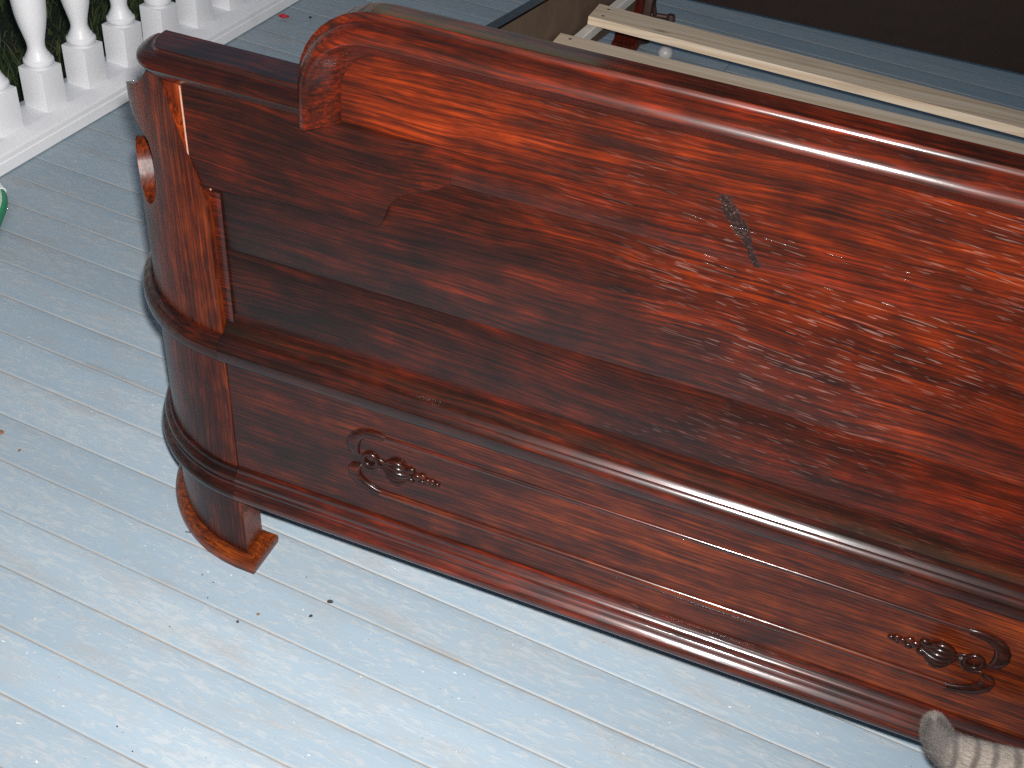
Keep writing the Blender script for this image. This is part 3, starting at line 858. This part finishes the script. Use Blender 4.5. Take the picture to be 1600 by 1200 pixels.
# ================================================================ debris on the boards
def crumb(mat, name, x, y, r, label, cat, group=None, flat=.5):
    bm = bmesh.new(); ball(bm, (0, 0, 0), (r, r * random.uniform(.5, .9), r * flat), 1)
    for v in bm.verts: v.co *= random.uniform(.7, 1.3)
    mz = min(v.co.z for v in bm.verts)
    o = finish(name, bm, mat, smooth=0)
    o.location = (x, y, -mz + 0.0004); o.rotation_euler = (0, 0, random.uniform(0, 6))
    return tag(o, label, cat, group)
crumb(M['crumb'], 'dirt_crumb', -0.600, 0.942, 0.0046, 'largest black dirt crumb on the boards right of the bed foot', 'debris')
crumb(M['crumb'], 'dirt_crumb', -0.611, 0.908, 0.0034, 'smaller black dirt crumb just below left of the largest crumb', 'debris')
crumb(M['brown'], 'leaf_bit', -0.677, 0.875, 0.0034, 'tiny brown bit on the boards below the bed foot', 'debris')
crumb(M['crumb'], 'dirt_crumb', -0.694, 0.851, 0.0022, 'round black speck in the board joint below the bed foot', 'debris')
for (x, y, lb) in ((-0.787, 0.897, 'leftmost of the tiny black specks just below the curved bed foot'), (-0.765, 0.893, 'second tiny black speck from the left just below the curved bed foot'),
                   (-0.755, 0.866, 'tiny black speck above left of the round black speck in the board joint'),
                   (-0.77, 0.80, 'lone tiny black speck between two joints below left of the bed foot'),
                   (-0.655, 0.965, 'tiny black speck close beside the right side of the bed foot'), (-0.69, 0.62, 'right one of two black specks near the bottom edge of the photo'),
                   (-0.73, 0.64, 'left one of two black specks near the bottom edge of the photo')):
    crumb(M['crumb'], 'dirt_speck', x, y, 0.0015, lb, 'debris', 'black specks on the boards')
bm = bmesh.new(); tube(bm, [(-0.006, -0.002, .001), (0, 0, .0014), (.006, .0015, .001)], 0.0008, 6)
o = finish('twig', bm, M['crumb']); o.location = (-0.852, 0.955, 0.0004); tag(o, 'thin dark splinter on the boards left of the bed foot', 'debris')
crumb(M['brown'], 'leaf_bit', -1.238, 0.985, 0.0052, 'brown leaf crumb on the boards at the left edge of the photo', 'debris')
crumb(M['brown'], 'leaf_bit', -1.185, 0.968, 0.0038, 'smaller brown leaf crumb right of the other one at the left edge', 'debris')
# red petal by the railing
bm = bmesh.new()
for (a, l, w) in ((0.3, .017, .008), (1.9, .013, .007), (3.6, .012, .007)):
    pts = [(math.cos(a) * l * t, math.sin(a) * l * t, .003 + .007 * math.sin(t * 2.2)) for t in [k / 6 for k in range(7)]]
    tube(bm, pts, [w * (.25 + .75 * math.sin(math.pi * (k / 6) * .85)) for k in range(7)], 8, 0.3, (0, 0, 1))
pet = finish('flower_petal', bm, M['petal'], smooth=60); pet.location = (-1.755, 2.580, 0.001)
tag(pet, 'small crumpled red flower petal on the floor by the railing', 'petal')
crumb(M['crumb'], 'dirt_crumb', -1.70, 2.63, 0.006, 'dark crumb on the floor beside the red petal', 'debris')

# ================================================================ grey tabby cat, mostly past the right edge
cm = NT('grey_tabby_fur')
cv = cm.coords()
sp = cm.n('ShaderNodeSeparateXYZ'); cm.link(cv, sp.inputs[0])
wob = cm.noise(cv, 26.0, 3.0)
xx = cm.math('ADD', sp.outputs[0], cm.math('MULTIPLY', cm.math('SUBTRACT', wob.outputs[0], 0.5), 0.016))
bands = cm.math('SINE', cm.math('MULTIPLY', xx, 2 * math.pi / 0.0215))
hair = cm.noise(cm.vmath('MULTIPLY', cv, (110.0, 420.0, 420.0)), 1.0, 3.0, 0.7)
k = cm.step(cm.math('ADD', bands, cm.math('MULTIPLY', cm.math('SUBTRACT', hair.outputs[0], 0.5), 1.4)), 0.0, 1.1)
light = cm.mix(hair.outputs[0], (0.17, 0.14, 0.115), (0.40, 0.345, 0.29))
dark = cm.mix(hair.outputs[0], (0.060, 0.048, 0.042), (0.17, 0.14, 0.118))
fcol = cm.mix(k, light, dark)
tipm = cm.math('SUBTRACT', 1.0, cm.step(sp.outputs[0], 0.936, 0.952))
fcol = cm.mix(tipm, fcol, cm.mix(hair.outputs[0], (0.13, 0.105, 0.088), (0.20, 0.165, 0.14)))
gi2 = cm.n('ShaderNodeNewGeometry')
hs = cm.n('ShaderNodeHueSaturation'); cm.link(fcol, hs.inputs['Color']); cm.link(cm.math('ADD', 0.55, cm.math('MULTIPLY', gi2.outputs['Random Per Island'], 0.9)), hs.inputs['Value'])
cm.link(hs.outputs[0], cm.b.inputs['Base Color'])
cm.b.inputs['Roughness'].default_value = 0.8
cm.b.inputs['Sheen Weight'].default_value = 0.3
cm.link(cm.bump(hair.outputs[0], 0.003, 0.8), cm.b.inputs['Normal'])

cat = empty('tabby_cat', BED, TH)
tag(cat, 'grey tabby cat whose banded tail shows against the bottom of the footboard', 'cat')
V0 = -0.07
J = {}
vs, es, rs = [], [], []
def jt(name, p, r, par=None):
    J[name] = len(vs); vs.append(p); rs.append(r)
    if par: es.append((J[par], J[name]))
cy = -0.10
jt('pelvis', (1.33, cy, 0.225), 0.060)
jt('belly', (1.43, cy, 0.220), 0.064, 'pelvis'); jt('chest', (1.55, cy, 0.225), 0.062, 'belly'); jt('neck', (1.63, cy, 0.270), 0.040, 'chest')
jt('head', (1.685, cy, 0.310), 0.047, 'neck'); jt('muzzle', (1.73, cy, 0.297), 0.024, 'head')
for sgn, nm in ((-1, 'a'), (1, 'b')):
    jt('sh' + nm, (1.575, cy + sgn * .04, 0.185), 0.032, 'chest'); jt('el' + nm, (1.555, cy + sgn * .045, 0.115), 0.020, 'sh' + nm); jt('wr' + nm, (1.57, cy + sgn * .045, 0.045), 0.014, 'el' + nm); jt('pw' + nm, (1.59, cy + sgn * .045, 0.014), 0.014, 'wr' + nm)
    jt('hp' + nm, (1.335, cy + sgn * .04, 0.185), 0.044, 'pelvis'); jt('kn' + nm, (1.375, cy + sgn * .048, 0.120), 0.029, 'hp' + nm); jt('hk' + nm, (1.305, cy + sgn * .045, 0.070), 0.015, 'kn' + nm); jt('hf' + nm, (1.318, cy + sgn * .045, 0.022), 0.014, 'hk' + nm); jt('ht' + nm, (1.345, cy + sgn * .045, 0.013), 0.013, 'hf' + nm)
jt('rump', (1.265, cy, 0.250), 0.036, 'pelvis')
TAIL = [(1.20, -0.085, 0.258, .028), (1.12, -0.073, 0.244, .029), (1.06, V0, 0.228, .0295), (1.02, V0, 0.219, .0295), (0.985, V0, 0.213, .0285), (0.962, V0, 0.212, .0265), (0.9455, V0, 0.217, .0235), (0.935, V0, 0.227, .0200), (0.9275, V0 - .002, 0.240, .0165), (0.9225, V0 - .003, 0.251, .0125), (0.9200, V0 - .004, 0.2575, .0070), (0.9192, V0 - .004, 0.2600, .0025)]
prevn = 'rump'
for i, (a, b_, c_, r) in enumerate(TAIL):
    jt('t%d' % i, (a, b_, c_), r * .93, prevn); prevn = 't%d' % i
me = bpy.data.meshes.new('cat_body'); me.from_pydata(vs, es, [])
body = bpy.data.objects.new('cat_body', me); COL.objects.link(body); body.parent = cat
md = body.modifiers.new('skin', 'SKIN'); md.use_smooth_shade = True
for i, r in enumerate(rs): me.skin_vertices[0].data[i].radius = (r, r)
me.skin_vertices[0].data[0].use_root = True
ss = body.modifiers.new('sub', 'SUBSURF'); ss.levels = 2; ss.render_levels = 2
me.materials.append(cm.m)
# ears, eyes, nose
pk = simple('cat_nose', (0.25, 0.10, 0.09), 0.5); eyem = simple('cat_eye', (0.25, 0.30, 0.05), 0.1)
for sgn in (-1, 1):
    bm = bmesh.new()
    L = []
    for t in (0, .3, .6, .85, 1.0):
        w = 0.020 * (1 - t) + .0012
        L.append([(1.675 + .005 * t + w * .45 * math.cos(q), cy + sgn * (.027 + .012 * t) + w * math.sin(q), 0.342 + .042 * t) for q in [2 * math.pi * k / 12 for k in range(12)]])
    loft(bm, L); finish('ear', bm, cm.m, cat, smooth=60)
    bm = bmesh.new(); ball(bm, (1.716, cy + sgn * .020, 0.318), 0.0075, 2); finish('eye', bm, eyem, cat, smooth=60)
bm = bmesh.new(); ball(bm, (1.752, cy, 0.302), (.004, .006, .004), 2); finish('nose', bm, pk, cat, smooth=60)
# short fur along the tail
bp = [Vector(t[:3]) for t in TAIL]; br = [t[3] for t in TAIL]
verts, faces = [], []
for k in range(16000):
    i = random.randrange(1, len(bp) - 1); t = random.random()
    j = min(i + 1, len(bp) - 1)
    p = bp[i].lerp(bp[j], t); r = br[i] + (br[j] - br[i]) * t
    ax = (bp[j] - bp[max(0, i - 1)]).normalized()
    a = ax.cross(Vector((0, 1, .2))).normalized(); b2 = ax.cross(a)
    q = random.uniform(0, 6.283)
    nrm = a * math.cos(q) + b2 * math.sin(q); sd = a * -math.sin(q) + b2 * math.cos(q)
    base = p + nrm * (r * .86); ln = random.uniform(.004, .0125)
    tip = base + ax * ln + nrm * random.uniform(.0010, .0042) + sd * random.uniform(-.0022, .0022)
    w = sd * .00035
    i0 = len(verts); verts += [base - w, base + w, tip]; faces.append((i0, i0 + 1, i0 + 2))
me = bpy.data.meshes.new('tail_fur'); me.from_pydata([tuple(v) for v in verts], [], faces); me.materials.append(cm.m)
fur = bpy.data.objects.new('tail_fur', me); COL.objects.link(fur); fur.parent = cat; fur['kind'] = 'stuff'
